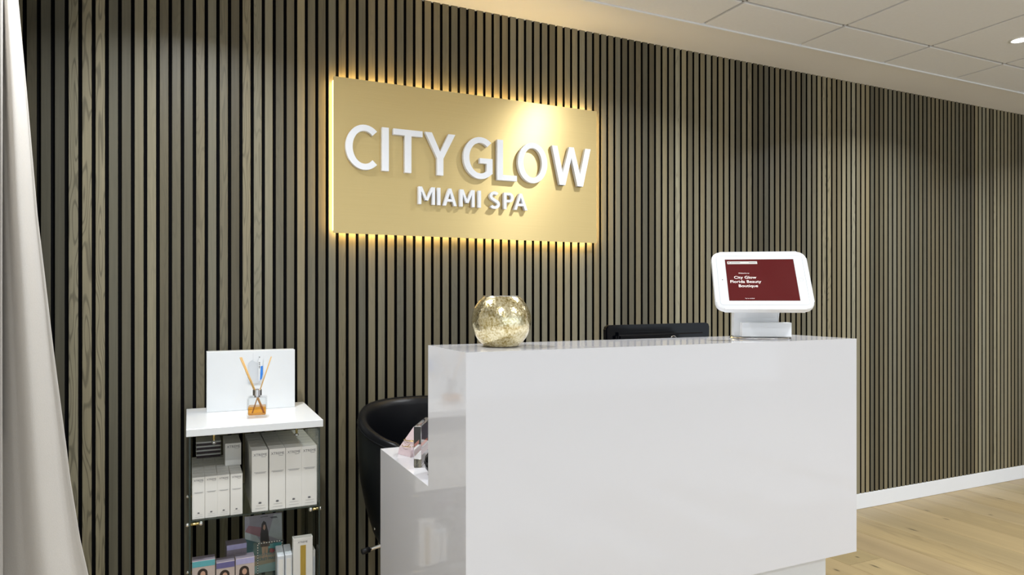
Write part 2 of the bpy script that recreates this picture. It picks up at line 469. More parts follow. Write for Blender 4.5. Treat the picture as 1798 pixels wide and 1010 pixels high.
# --- recessed downlights, one in every third tile
def downlight(x, y, label):
    t = thing('downlight', label, 'lamp', (x, y, ZC), 0, 'ceiling downlights')
    bm = bmesh.new()
    lathe(bm, [(0.033, 0.0), (0.034, -0.004), (0.044, -0.004), (0.047, 0.0)], 32)
    obj('trim_ring', bm, 'paint', t, smooth=True)
    bm = bmesh.new()
    lathe(bm, [(0.0, -0.0015), (0.033, -0.0015)], 32)
    obj('lens', bm, 'lens', t)
    ld = bpy.data.lights.new('downlight_beam', 'AREA')
    ld.shape = 'DISK'; ld.size = 0.066; ld.energy = DOWNLIGHT_W; ld.color = (0.93, 0.965, 1.0); ld.spread = math.radians(140)
    lo = bpy.data.objects.new('downlight_beam', ld); COL.objects.link(lo); lo.location = (0, 0, -0.006); lo.parent = t
for i in (-2, -1, 0, 1):
    for j in range(3):
        xx, yy = TX0 + 2.5 * TP + i * 3 * TP, TY0 - 0.5 * TP - j * 3 * TP + 0.062
        lab = 'bright round recessed downlight in the ceiling at the right picture edge' if (i, j) == (0, 0) else \
              'round recessed downlight in the tiled ceiling outside the picture'
        downlight(xx, yy, lab)

# ================================================================== THE SIGN
sx0, sx1, sz0, sz1, sy = 0.512, 1.723, 1.488, 2.103, 2.745
sign = thing('wall_sign', 'backlit brushed gold sign reading CITY GLOW MIAMI SPA on the slatted wall', 'sign', (sx0, sy, sz0))
SWd, SH = sx1 - sx0, sz1 - sz0
bm = bmesh.new(); box(bm, 0, SWd, 0, 0.004, 0, SH)
uv = bm.loops.layers.uv.new('UVMap')
for f in bm.faces:
    for l in f.loops: l[uv].uv = (l.vert.co.x, l.vert.co.z)
obj('panel', bm, 'sign', sign)
def back_strip(name, x0, x1, z0, z1):
    bm = bmesh.new(); box(bm, x0, x1, 0.006, 0.024, z0, z1)
    return obj(name, bm, 'led', sign)
back_strip('led_strip', 0.010, SWd - 0.010, 0.003, 0.009); back_strip('led_strip', 0.010, SWd - 0.010, SH - 0.009, SH - 0.003)
back_strip('led_strip', 0.002, 0.008, 0.012, SH - 0.012); back_strip('led_strip', SWd - 0.008, SWd - 0.002, 0.012, SH - 0.012)
for cx in (0.12, SWd - 0.12):
    for cz in (0.1, SH - 0.1):
        bm = bmesh.new(); lathe(bm, [(0, 0.004), (0.012, 0.004), (0.012, 0.0345), (0, 0.0345)], 16)
        obj('standoff', bm, 'chrome', sign, (cx, 0, cz), (-PI / 2, 0, 0))

def ell(cx, cz, rx, rz, a0, a1, n):
    return [(cx + rx * math.cos(math.radians(a0 + (a1 - a0) * i / n)), cz + rz * math.sin(math.radians(a0 + (a1 - a0) * i / n))) for i in range(n + 1)]
LF = -0.022  # letter front (towards the room), local y
def T3(a, b, d): return (a, d, b)
def arc(bm, cx, cz, rx, rz, a0, a1, wx, wz, n=28):
    ribbon(bm, ell(cx, cz, rx, rz, a0, a1, n), ell(cx, cz, rx - wx, rz - wz, a0, a1, n), T3, LF, -0.003)
def poly(bm, pts):
    k = len(bm.faces) % 97 * 0.000012
    prism(bm, pts, T3, LF - k, -0.003 - k)
def letter(ch, x0, x1, z0, z1, w):
    bm = bmesh.new(); W, H = x1 - x0, z1 - z0; cx, cz = (x0 + x1) / 2, (z0 + z1) / 2; h = w * 0.88
    o = H * 0.012
    def p(*q): poly(bm, list(q))
    if ch == 'I': p((x0, z0), (x1, z0), (x1, z1), (x0, z1))
    elif ch == 'L':
        p((x0, z0), (x0 + w, z0), (x0 + w, z1), (x0, z1)); p((x0 + w, z0), (x1, z0), (x1, z0 + h), (x0 + w, z0 + h))
    elif ch == 'T':
        p((x0, z1 - h), (x1, z1 - h), (x1, z1), (x0, z1)); p((cx - w / 2, z0), (cx + w / 2, z0), (cx + w / 2, z1 - h), (cx - w / 2, z1 - h))
    elif ch == 'Y':
        m = z0 + H * 0.40
        p((cx - w / 2, z0), (cx + w / 2, z0), (cx + w / 2, m), (cx - w / 2, m))
        p((x0, z1), (cx - w / 2, m), (cx + w / 2, m), (cx, m + H * .16), (x0 + w * 1.1, z1))
        p((x1, z1), (x1 - w * 1.1, z1), (cx, m + H * .16), (cx - w / 2, m), (cx + w / 2, m))
    elif ch == 'O': arc(bm, cx, cz, W / 2, H / 2 + o, 0, 360, w, h, 48)
    elif ch == 'C':
        arc(bm, x0 + W * .60, cz, W * .60, H / 2 + o, 48, 312, w, h)
    elif ch == 'G':
        arc(bm, x0 + W * .58, cz, W * .58, H / 2 + o, 50, 318, w, h)
        p((x1 - w, z0 + H * .10), (x1, z0 + H * .13), (x1, z0 + H * .50), (x1 - w, z0 + H * .50))
        p((cx + W * .06, z0 + H * .50 - h * .9), (x1 - w, z0 + H * .50 - h * .9), (x1 - w, z0 + H * .50), (cx + W * .06, z0 + H * .50))
    elif ch == 'W':
        a, b = x0 + W * .27, x1 - W * .27; k = w * .52; t = w * 1.02
        p((x0, z1), (a - k, z0), (a + k * .9, z0), (x0 + t, z1))
        p((a - k * .9, z0), (a + k, z0), (cx + w * .45, z1), (cx - w * .45, z1))
        p((cx - w * .45, z1), (b - k, z0), (b + k * .9, z0), (cx + w * .45, z1))
        p((b - k * .9, z0), (b + k, z0), (x1, z1), (x1 - t, z1))
    elif ch == 'M':
        p((x0, z0), (x0 + w, z0), (x0 + w, z1), (x0, z1)); p((x1 - w, z0), (x1, z0), (x1, z1), (x1 - w, z1))
        d = z0 + H * .22
        p((x0 + w * .3, z1), (cx - w * .45, d), (cx + w * .45, d), (x0 + w * 1.25, z1))
        p((x1 - w * .3, z1), (x1 - w * 1.25, z1), (cx - w * .45, d), (cx + w * .45, d))
    elif ch == 'A':
        p((x0, z0), (x0 + w * 1.05, z0), (cx + w * .5, z1), (cx - w * .5, z1))
        p((x1, z0), (cx + w * .5, z1), (cx - w * .5, z1), (x1 - w * 1.05, z0))
        p((x0 + W * .22, z0 + H * .24), (x1 - W * .22, z0 + H * .24), (x1 - W * .28, z0 + H * .24 + h), (x0 + W * .28, z0 + H * .24 + h))
    elif ch == 'P':
        p((x0, z0), (x0 + w, z0), (x0 + w, z1), (x0, z1))
        zc, r = z1 - H * .29, H * .29
        ribbon(bm, [(x0 + w, zc + r)] + ell(x1 - r * .95, zc, r * .95, r, 90, -90, 16) + [(x0 + w, zc - r)],
               [(x0 + w, zc + r - h)] + ell(x1 - r * .95, zc, r * .95 - w, r - h, 90, -90, 16) + [(x0 + w, zc - r + h)], T3, LF, -0.003)
    elif ch == 'S':
        r = H * .27 + o * .5
        cl = ell(cx, z1 - r + o, W * .46 - w * .5, r - h * .5, 35, 250, 14) + ell(cx, z0 + r - o, W * .5 - w * .5, r - h * .5, 75, -145, 16)
        l, rr = [], []
        for i, c in enumerate(cl):
            a, b = cl[max(0, i - 1)], cl[min(len(cl) - 1, i + 1)]
            tx, tz = b[0] - a[0], b[1] - a[1]; n = math.hypot(tx, tz)
            l.append((c[0] - tz / n * w * .5, c[1] + tx / n * w * .5)); rr.append((c[0] + tz / n * w * .5, c[1] - tx / n * w * .5))
        ribbon(bm, l, rr, T3, LF, -0.003)
    return bm
def put_letters(text, z0, z1, w):
    for ch, a, b in text:
        bm = letter(ch, a - sx0, b - sx0, z0 - sz0, z1 - sz0, w)
        obj('letter', bm, 'letter', sign)
put_letters([('C', .5556, .6804), ('I', .7005, .7285), ('T', .7470, .8700), ('Y', .8800, 1.0130), ('G', 1.049, 1.1836),
             ('L', 1.206, 1.300), ('O', 1.3045, 1.4506), ('W', 1.474, 1.676)], 1.7425, 1.9175, 0.0275)
put_letters([('M', .8521, .9239), ('I', .9345, .9475), ('A', .9590, 1.0200), ('M', 1.0340, 1.1010), ('I', 1.1170, 1.1300),
             ('S', 1.1690, 1.2190), ('P', 1.2380, 1.2850), ('A', 1.2860, 1.3520)], 1.6180, 1.6905, 0.0125)

# ================================================================== RECEPTION DESK
dx0, dx1, dy0, dym, dy1, dzt, dzw, dzb = 0.557, 1.809, 1.43, 1.697, 2.185, 1.110, 0.747, 0.473
desk = thing('reception_desk', 'white high gloss reception desk with a raised counter in front of the slatted wall', 'desk', (dx0, dy0, 0))
dw = dx1 - dx0; th = 0.028
out = [(0, dzb), (0.12, dzb), (0.12, 0), (dy1 - dy0, 0), (dy1 - dy0, dzw), (dym - dy0, dzw), (dym - dy0, dzt), (0, dzt)]
for x0 in (0, dw - th):
    bm = bmesh.new(); prism(bm, out, lambda a, b, d: (d, a, b), x0, x0 + th)
    obj('side_panel', bm, 'gloss', desk)
bm = bmesh.new(); box(bm, th, dw - th, 0, th, dzb, dzt); obj('front_panel', bm, 'gloss', desk)
bm = bmesh.new(); box(bm, th, dw - th, th, dym - dy0, dzt - th, dzt); obj('counter_top', bm, 'gloss', desk)
bm = bmesh.new(); box(bm, th, dw - th, dym - dy0 - 0.018, dym - dy0, dzw, dzt - th); obj('back_panel', bm, 'gloss', desk)
bm = bmesh.new(); box(bm, th, dw - th, dym - dy0 - 0.018, dy1 - dy0, dzw - th, dzw); obj('worktop', bm, 'gloss', desk)
bm = bmesh.new(); box(bm, th, dw - th, th, 0.12, dzb, dzb + 0.018); obj('bottom_panel', bm, 'gloss', desk)
bm = bmesh.new(); box(bm, 0.06, dw - 0.06, 0.06, 0.119, 0, dzb - 0.0005); obj('plinth', bm, 'paint', desk)

# ------------------------------------------------------------------ gold bowl
bowl = thing('gold_bowl', 'round crackled gold mercury glass bowl on the desk counter', 'vase', (0.707, 1.572, dzt + 0.0003))
R = 0.0750
prof = [(0.0, 0.0), (0.038, 0.0), (0.044, 0.002)]
a0, a1 = math.asin(-(0.0640 - 0.004) / R), math.asin((0.127 - 0.0640) / R * 0.96)
for i in range(1, 25):
    a = a0 + (a1 - a0) * i / 24
    prof.append((R * math.cos(a), 0.0640 + R * math.sin(a)))
rt, zt_ = prof[-1]
prof += [(rt - 0.0008, zt_ + 0.0015), (rt - 0.003, zt_ + 0.0012), (rt - 0.004, zt_ - 0.002)]
for i in range(22, 1, -1):
    a = a0 + (a1 - a0) * i / 24
    prof.append(((R - 0.004) * math.cos(a), 0.0640 + (R - 0.004) * math.sin(a)))
prof.append((0, 0.012))
bm = bmesh.new(); lathe(bm, prof, 64)
obj('bowl_body', bm, 'mercury', bowl, smooth=True)
bm = bmesh.new(); lathe(bm, [(rt - 0.0032, zt_ + 0.0008), (rt - 0.0010, zt_ + 0.0022), (rt + 0.0006, zt_ + 0.0008), (rt - 0.001, zt_ - 0.0003)], 64)
obj('rim', bm, 'chrome', bowl, smooth=True)

# ------------------------------------------------------------------ tablet terminal
tab = thing('tablet_stand', 'white tablet terminal with a dark red welcome screen on the desk counter', 'tablet', (1.565, 1.580, dzt), -math.radians(33.4))
# local frame: +x to the viewer's right, +y away from the viewer
bm = bmesh.new(); lathe(bm, [(0, 0), (0.086, 0), (0.088, 0.0015), (0.086, 0.0045), (0, 0.005)], 48)
obj('base_disc', bm, 'chrome', tab, (0.004, -0.012, 0), smooth=False)
bm = bmesh.new()
prism(bm, [(-0.012, 0.005), (0.034, 0.005), (0.034, 0.065), (-0.030, 0.2135), (-0.074, 0.172), (-0.012, 0.058)], lambda a, b, d: (d, a, b), -0.072, 0.058)
bmesh.ops.bevel(bm, geom=list(bm.edges), offset=0.002, segments=2, affect='EDGES')
obj('neck', bm, 'plastic', tab)
bm = bmesh.new(); box(bm, -0.055, 0.086, -0.052, -0.013, 0.006, 0.0485, 0.0015)
obj('card_reader', bm, 'plastic', tab)
TW, TH = 0.272, 0.205
def rrect(w, h, r, n=8):
    pts = []
    for sx, sz, a in ((1, 1, 0), (-1, 1, 90), (-1, -1, 180), (1, -1, 270)):
        for i in range(n + 1):
            t = math.radians(a + 90 * i / n)
            pts.append((sx * (w / 2 - r) + r * math.cos(t), sz * (h / 2 - r) + r * math.sin(t)))
    return pts
tilt = (-math.radians(33.3), 0, 0)
tloc = (-0.005, -0.0754, 0.1717)
bm = bmesh.new()
prism(bm, rrect(TW, TH, 0.026), T3, -0.006, 0.012)
rim = [e for e in bm.edges if abs(e.verts[0].co.y - e.verts[1].co.y) < 1e-6]
bmesh.ops.bevel(bm, geom=rim, offset=0.005, segments=3, affect='EDGES', profile=0.5)
case = obj('enclosure', bm, 'plastic', tab, tloc, tilt)
auto_smooth(case, 30)
bm = bmesh.new(); prism(bm, rrect(0.2445, 0.1735, 0.008), T3, -0.00625, -0.0050)
face = obj('tablet_face', bm, 'plastic', tab, tloc, tilt)
bm = bmesh.new()
ribbon(bm, [*rrect(0.2475, 0.1765, 0.010), rrect(0.2475, 0.1765, 0.010)[0]], [*rrect(0.2445, 0.1735, 0.008), rrect(0.2445, 0.1735, 0.008)[0]], T3, -0.00615, -0.0050)
obj('bezel_seam', bm, 'translucent', tab, tloc, tilt)
SCW, SCH = 0.196, 0.147
bm = bmesh.new(); box(bm, -SCW / 2, SCW / 2, -0.0067, -0.0061, -SCH / 2, SCH / 2)
screen = obj('screen', bm, 'screen', tab, tloc, tilt)
bm = bmesh.new()
y = -0.0069
add_text(bm, 'Welcome to', 0.0052, -0.048, 0.0215, y, 0, wide=1.15)
add_text(bm, 'City Glow', 0.0135, -0.046, 0.0035, y, 0, wide=1.12)
add_text(bm, 'Florida Beauty', 0.0135, -0.046, -0.0115, y, 0, wide=1.12)
add_text(bm, 'Boutique', 0.0135, -0.040, -0.0265, y, 0, wide=1.12)
add_text(bm, 'Tap to continue', 0.0036, -0.040, -0.0670, y, 0, wide=1.15)
obj('screen_lettering', bm, 'screentext', screen, recalc=False)
bm = bmesh.new()
box(bm, -0.092, -0.006, -0.00705, -0.0067, 0.0565, 0.0660, 0, 0)
box(bm, -0.089, -0.0855, -0.00725, -0.0070, 0.0598, 0.0630, 0, 1)
box(bm, -0.082, -0.055, -0.00725, -0.0070, 0.0604, 0.0622, 0, 2)
box(bm, -0.030, -0.010, -0.00725, -0.0070, 0.0604, 0.0622, 0, 2)
obj('screen_banner', bm, ['carton', 'red', 'paleink'], screen)
bm = bmesh.new(); lathe(bm, [(0.0052, -0.0002), (0.0060, 0.0003), (0.0068, -0.0002)], 24)
obj('home_button', bm, 'translucent', tab, tloc, tilt).data.transform(Matrix.Translation((0.1105, -0.0063, 0)) @ Matrix.Rotation(PI / 2, 4, 'X'))
bm = bmesh.new(); lathe(bm, [(0, 0.0002), (0.0013, 0.0002), (0.0013, -0.0002)], 12)
obj('camera_lens', bm, 'blackgloss', tab, tloc, tilt).data.transform(Matrix.Translation((-0.1105, -0.0063, 0)) @ Matrix.Rotation(PI / 2, 4, 'X'))

# ------------------------------------------------------------------ monitor behind the counter
mon = thing('computer_monitor', 'black glossy computer monitor seen from behind over the desk counter', 'monitor', (1.52, 2.0, dzw))
bm = bmesh.new()
prism(bm, [(-0.223, 0.125), (0.223, 0.125), (0.227, 0.383), (0.218, 0.394), (-0.218, 0.391), (-0.227, 0.380)], T3, 0.0, 0.022)
bmesh.ops.bevel(bm, geom=[e for e in bm.edges], offset=0.004, segments=2, affect='EDGES')
obj('housing', bm, 'blackgloss', mon)
bm = bmesh.new()
fs = prism(bm, [(-0.185, 0.150), (0.185, 0.150), (0.195, 0.368), (-0.195, 0.366)], T3, -0.022, 0.004)
bmesh.ops.bevel(bm, geom=[e for e in bm.edges if e.verts[0].co.y < -0.02 or e.verts[1].co.y < -0.02], offset=0.012, segments=3, affect='EDGES')
obj('back_cover', bm, 'blackgloss', mon)
bm = bmesh.new()
pts = [(0.013 * math.cos(2 * PI * i / 32), 0, 0.013 * math.sin(2 * PI * i / 32)) for i in range(33)]
tube(bm, pts, 0.0010, 6, caps=False)
obj('round_badge', bm, 'chrome', mon, (0.042, -0.0225, 0.337))
bm = bmesh.new(); box(bm, -0.205, 0.205, 0.0222, 0.0232, 0.15, 0.375); obj('display', bm, 'blackmatt', mon)
bm = bmesh.new(); box(bm, -0.03, 0.03, -0.03, 0.0, 0.006, 0.20, 0.004); obj('stand_neck', bm, 'blackmatt', mon)
bm = bmesh.new(); box(bm, -0.11, 0.11, -0.09, 0.07, 0.0, 0.010, 0.004); obj('stand_foot', bm, 'blackmatt', mon)

# ------------------------------------------------------------------ things on the worktop
acr = thing('acrylic_block', 'clear acrylic block with pink printing standing on the lower desk top', 'photo block', (0.5994, 1.887, dzw + 0.0005), math.radians(60))
bm = bmesh.new(); box(bm, 0, 0.150, 0.0, 0.022, 0, 0.118, 0.001, segs=1)
obj('block', bm, 'acrylic', acr)
bm = bmesh.new(); box(bm, 0.004, 0.146, 0.0222, 0.0232, 0.004, 0.114, 0, 0)
box(bm, 0.004, 0.146, 0.0218, 0.0224, 0.030, 0.048, 0, 1); box(bm, 0.012, 0.10, 0.0216, 0.0222, 0.056, 0.066, 0, 2)
obj('backing_print', bm, ['mauve', 'palepink', 'coral'], acr)

pyr = thing('crystal_pyramid', 'small rose quartz pyramid wound with gold wire on the lower desk top', 'crystal', (0.630, 2.068, dzw + 0.0003), 0.35)
bm = bmesh.new()
q = [bm.verts.new(p) for p in ((-.034, -.034, 0), (.034, -.034, 0), (.034, .034, 0), (-.034, .034, 0), (-.030, -.030, .022), (.030, -.030, .022), (.030, .030, .022), (-.030, .030, .022), (0.002, 0, .084))]
for f in ((0, 1, 2, 3), (0, 1, 5, 4), (1, 2, 6, 5), (2, 3, 7, 6), (3, 0, 4, 7), (4, 5, 8), (5, 6, 8), (6, 7, 8), (7, 4, 8)):
    bm.faces.new([q[i] for i in f])
obj('stone', bm, 'rosequartz', pyr)
bm = bmesh.new()
for hz, sl in ((0.034, 0.006), (0.042, -0.004), (0.050, 0.005)):
    r = 0.030 * (1 - (hz - .022) / .062) + 0.003
    tube(bm, [(r * 1.25 * math.cos(a) , r * 1.25 * math.sin(a), hz + sl * math.cos(a)) for a in [2 * PI * i / 20 for i in range(21)]], 0.0011, 6, caps=False)
tube(bm, [(-0.028, -0.02, 0.036), (-0.046, -0.03, 0.033), (-0.05, -0.028, 0.037)], 0.0012, 6)
obj('wire', bm, 'brass', pyr)

spk = thing('round_speaker', 'black ball shaped speaker half hidden behind the raised counter', 'speaker', (0.6225, 1.800, dzw + 0.0003))
bm = bmesh.new(); lathe(bm, [(0, 0), (0.020, 0), (0.028, 0.004), (0.038, 0.018), (0.041, 0.034), (0.038, 0.050), (0.028, 0.063), (0.012, 0.069), (0, 0.070)], 32)
obj('speaker_body', bm, 'blackgloss', spk, smooth=True)
bm = bmesh.new(); lathe(bm, [(0.0405, 0.030), (0.0418, 0.034), (0.0405, 0.038)], 32)
obj('grille_ring', bm, 'blackmatt', spk, smooth=True)

# ================================================================== TUB CHAIR
ch = thing('tub_chair', 'black leather tub chair between the desk and the slatted wall', 'chair', (0.803, 2.425, 0))
def rim_z(a):  # a: angle, +90deg is the back (towards the wall)
    s = math.sin(a)
    if s >= 0: return 0.800 + 0.038 * math.sin(s * PI / 2)
    z = 0.800 + 0.075 * s
    return z - 0.16 * max(0.0, (-s - 0.72) / 0.28) ** 1.5
bm = bmesh.new()
seg = 56
rows_o = [(0.34, 0.70), (0.42, 0.80), (0.55, 0.90), (0.68, 0.97), (0.8, 1.0), (0.92, 1.01), (0.985, 0.995), (1.0, 0.965)]
rows_i = [(0.992, 0.90), (0.96, 0.865), (0.85, 0.845), (0.70, 0.83), (0.60, 0.82)]
RX, RY = 0.260, 0.262
rings = []
for zf, rf in rows_o + rows_i:
    ring = []
    for i in range(seg):
        a = 2 * PI * i / seg
        z = 0.34 + (rim_z(a) - 0.34) * ((zf - 0.34) / 0.66)
        ring.append(bm.verts.new((RX * rf * math.cos(a), RY * rf * math.sin(a), z)))
    rings.append(ring)
for p, q in zip(rings, rings[1:]):
    for i in range(seg):
        bm.faces.new((p[i], p[(i + 1) % seg], q[(i + 1) % seg], q[i]))
bm.faces.new(rings[0][::-1])
obj('shell', bm, 'leather', ch, smooth=True)
bm = bmesh.new()
lathe(bm, [(0, 0.46), (0.185, 0.46), (0.205, 0.475), (0.212, 0.50), (0.205, 0.53), (0.185, 0.545), (0, 0.55)], 40)
obj('seat_cushion', bm, 'leather', ch, smooth=True)
bm = bmesh.new()
tube(bm, [(RX * 1.0 * math.cos(a), RY * 1.0 * math.sin(a), 0.34 + (rim_z(a) - 0.34) * 0.94) for a in [2 * PI * i / 56 for i in range(57)]], 0.0028, 6, caps=False)
obj('piping', bm, 'leather', ch, smooth=True)
bm = bmesh.new(); lathe(bm, [(0, 0.06), (0.028, 0.06), (0.028, 0.20), (0.018, 0.205), (0.018, 0.34), (0, 0.34)], 24)
obj('gas_lift', bm, 'chrome', ch, smooth=False)
bm = bmesh.new(); box(bm, -0.09, 0.09, -0.09, 0.09, 0.315, 0.339, 0.006); obj('seat_plate', bm, 'blackmatt', ch)
for k in range(5):
    a = 2 * PI * k / 5 + 0.3
    bm = bmesh.new()
    tube(bm, [(0.02 * math.cos(a), 0.02 * math.sin(a), 0.085), (0.14 * math.cos(a), 0.14 * math.sin(a), 0.070), (0.26 * math.cos(a), 0.26 * math.sin(a), 0.045)], [0.022, 0.018, 0.012], 10)
    lg = obj('leg', bm, 'chrome', ch, smooth=True)
    bm = bmesh.new()
    lathe(bm, [(0, -0.012), (0.022, -0.012), (0.025, 0), (0.022, 0.012), (0, 0.012)], 20)
    obj('caster', bm, 'blackmatt', lg, (0.26 * math.cos(a), 0.26 * math.sin(a), 0.0255), (PI / 2, 0, a))
bm = bmesh.new()
tube(bm, [(-0.02, -0.02, 0.360), (-0.14, -0.03, 0.368), (-0.235, -0.045, 0.357)], 0.0060, 10)
tube(bm, [(-0.235, -0.045, 0.357), (-0.262, -0.05, 0.354)], 0.010, 10, 1)
obj('height_lever', bm, ['chrome', 'blackmatt'], ch, smooth=True)
bm = bmesh.new()
tube(bm, [(-0.02, 0.0, 0.420), (-0.215, -0.03, 0.422)], 0.0055, 10)
obj('tilt_lever', bm, 'chrome', ch, smooth=True)

# ================================================================== GLASS DISPLAY UNIT
ux0, ux1, uy0, uy1, uzt = -0.0085, 0.402, 2.330, 2.765, 0.829
unit = thing('display_shelf', 'glass display unit with a white top board and chrome pins beside the desk', 'display unit', (ux0, uy0, 0))
UW, UD = ux1 - ux0, uy1 - uy0
bm = bmesh.new(); box(bm, 0, UW, 0, UD, uzt - 0.0235, uzt, 0.0012, segs=1); obj('top_board', bm, 'whiteboard', unit)
gx0, gx1 = 0.008, UW - 0.0065
for a in (gx0, gx1 - 0.005):
    bm = bmesh.new(); box(bm, a, a + 0.005, 0.022, UD - 0.01, 0.08, uzt - 0.0240)
    for f in bm.faces: f.material_index = 0 if abs(f.normal.x) > 0.5 or abs(f.calc_center_median().x - a) in (0.0,) else 1
    bm.normal_update()
    for f in bm.faces: f.material_index = 0 if abs(f.normal.x) > 0.5 else 1
    obj('side_glass', bm, ['glass', 'glass_edge'], unit)
SZ1, SZ2 = 0.5415, 0.272
for z in (SZ1, SZ2):
    bm = bmesh.new(); box(bm, gx0 + 0.0055, gx1 - 0.0055, 0.024, UD - 0.012, z - 0.0045, z - 0.0005)
    bm.normal_update()
    for f in bm.faces: f.material_index = 0 if abs(f.normal.z) > 0.5 else 1
    obj('glass_shelf', bm, ['glass', 'glass_edge'], unit)
bm = bmesh.new(); box(bm, 0, UW, 0, UD, 0.0, 0.079, 0.0012, segs=1); obj('base_board', bm, 'whiteboard', unit)
def pin(p0, p1, outer=True):
    bm = bmesh.new()
    tube(bm, [p0, p1], 0.0042, 12, 1)
    ball(bm, p1, 0.0075)
    if outer: ball(bm, p0, 0.0065)
    obj('shelf_pin', bm, ['chrome', 'brass'], unit, smooth=True)
for z in (SZ1, SZ2):
    for yy in (0.036, UD - 0.06):
        pin((gx0 - 0.004, yy, z - 0.0150), (gx0 + 0.034, yy, z - 0.0150))
        pin((gx1 + 0.002, yy, z - 0.0150), (gx1 - 0.028, yy, z - 0.0150))
for xx, yy in ((0.083, 0.155), (0.348, 0.165)):
    pin((xx, yy, uzt - 0.026), (xx, yy, uzt - 0.075), False)

# --- white block on the unit, with a hanging label
blk = thing('white_backdrop', 'plain white upright block standing on the display unit behind the reed bottle', 'display block', (0.0555, 2.645, uzt))
bm = bmesh.new(); box(bm, 0, 0.2985, 0, 0.052, 0.0003, 0.2130, 0.0012, segs=1)
obj('block_body', bm, 'whiteboard', blk)
bm = bmesh.new(); box(bm, 0.153, 0.154, -0.0006, 0.0, 0.10, 0.205); obj('seam', bm, 'translucent', blk)
tgt = thing('paper_tag', 'white and blue folded paper tag hung on the white block behind the reeds', 'tag', (0.2215, 2.6435, uzt + 0.098))
bm = bmesh.new()
prism(bm, [(0.0, -0.004), (0.030, -0.002), (0.030, 0.066), (0.004, 0.080), (-0.008, 0.070), (-0.012, 0.020), (-0.010, 0.004)], lambda a, b, d: (a - .02, d, b), -0.002, 0.0)
obj('sleeve', bm, 'translucent', tgt)
bm = bmesh.new()
prism(bm, [(0.006, 0.004), (0.016, 0.012), (0.020, 0.030), (0.020, 0.094), (0.010, 0.094), (0.004, 0.080)], lambda a, b, d: (a, d, b), -0.006, -0.0025)
obj('tag_paper', bm, 'whiteboard', tgt)
bm = bmesh.new()
prism(bm, [(0.010, 0.006), (0.0165, 0.014), (0.020, 0.030), (0.020, 0.060), (0.0125, 0.058)], lambda a, b, d: (a, d, b), -0.0066, -0.0061)
obj('blue_stripe', bm, 'blue', tgt)
bm = bmesh.new()
for zz in (0.052, 0.057, 0.064, 0.070, 0.090): box(bm, 0.0065, 0.0105, -0.0066, -0.0061, zz, zz + 0.0028)
obj('tag_print', bm, 'ink', tgt)

# --- reed diffuser
ref = thing('reed_diffuser', 'square glass reed diffuser with amber oil on the white top board', 'diffuser', (0.2085, 2.474, uzt + 0.0003), -0.12)
bs = 0.0315
bm = bmesh.new(); box(bm, -bs, bs, -bs, bs, 0, 0.070, 0.006, segs=3)
obj('bottle', bm, 'bottle', ref, smooth=False)
bm = bmesh.new(); box(bm, -bs + .003, bs - .003, -bs + .003, bs - .003, 0.010, 0.068, 0.005, segs=2)
obj('inner_wall', bm, 'bottle', ref)
bm = bmesh.new(); box(bm, -bs + .0034, bs - .0034, -bs + .0034, bs - .0034, 0.0106, 0.038, 0.003, segs=2)
obj('oil', bm, 'amber', ref)
bm = bmesh.new(); lathe(bm, [(0.010, 0.0690), (0.010, 0.074), (0.0148, 0.074), (0.0148, 0.0930), (0.0135, 0.0940), (0.007, 0.0940), (0.007, 0.090)], 32)
obj('collar', bm, 'chrome', ref, smooth=False)
tips = [(-.054, .000, .203), (-.050, .004, .203), (-.052, -.005, .198), (.045, .004, .203)]
foots = [(.020, .004, .013), (.024, -.004, .013), (.022, .010, .013), (-.016, .003, .013)]
for a, b in zip(foots, tips):
    bm = bmesh.new(); tube(bm, [a, b], 0.0019, 8)
    obj('reed', bm, 'reed', ref, smooth=True)

# --- white cartons on the upper glass shelf
def carton_mesh(w, d, h):
    bm = bmesh.new(); box(bm, 0, w, 0, d, 0, h, 0.0007, segs=1)
    box(bm, w * .04, w * .96, d * .10, d * .13, h - 0.0002, h + 0.0003, 0, 1)
    return mesh_of('carton_body', bm, ['carton', 'paleink'])
def front_print(w, h, s):
    bm = bmesh.new(); y = -0.0004
    add_text(bm, 'XTREME', s, w * .52, h * .905, y, 0, wide=0.95)
    box(bm, w * .58, w * .86, y, y + .0002, h * .885, h * .890, 0, 0)
    for k, (a, b) in enumerate(((.14, .88), (.22, .82))):
        box(bm, w * a, w * b, y, y + .0002, h * (.635 - .016 * k), h * (.643 - .016 * k), 0, 1)
    box(bm, w * .26, w * .80, y, y + .0002, h * .095, h * .099, 0, 1)
    box(bm, w * .22, w * .82, y, y + .0002, h * .05, h * .054, 0, 1)
    zc = h * .125
    for a in (-62, -30, 0, 30, 62):      # small leaf emblem
        L = w * (.16 if abs(a) < 50 else .13); t = math.radians(a)
        dx, dz = math.sin(t), math.cos(t)
        prism(bm, [(w * .5, zc), (w * .5 + dx * L * .5 - dz * L * .17, zc + dz * L * .5 + dx * L * .17), (w * .5 + dx * L, zc + dz * L),
                   (w * .5 + dx * L * .5 + dz * L * .17, zc + dz * L * .5 - dx * L * .17)], T3, y, y + .0002, 0)
    return mesh_of('front_print', bm, ['ink', 'paleink'], recalc=False)
sw, sd, sh = 0.0360, 0.0380, 0.1300
bw, bd, bh = 0.0500, 0.0510, 0.1980
small_me, big_me = carton_mesh(sw, sd, sh), carton_mesh(bw, bd, bh)
small_pr, big_pr = front_print(sw, sh, 0.0078), front_print(bw, bh, 0.0118)
def carton(me, pr, x, y, z, label, group, rz=0):
    t = thing('white_carton', label, 'carton', (x, y, z), rz, group)
    link('carton_body', me, t)
    if pr: link('front_print', pr, t)
    return t
SHZ = SZ1
ORD = ['first', 'second', 'third', 'fourth', 'fifth', 'sixth', 'seventh', 'rearmost']
order = ['leftmost', 'second from the left', 'third from the left']
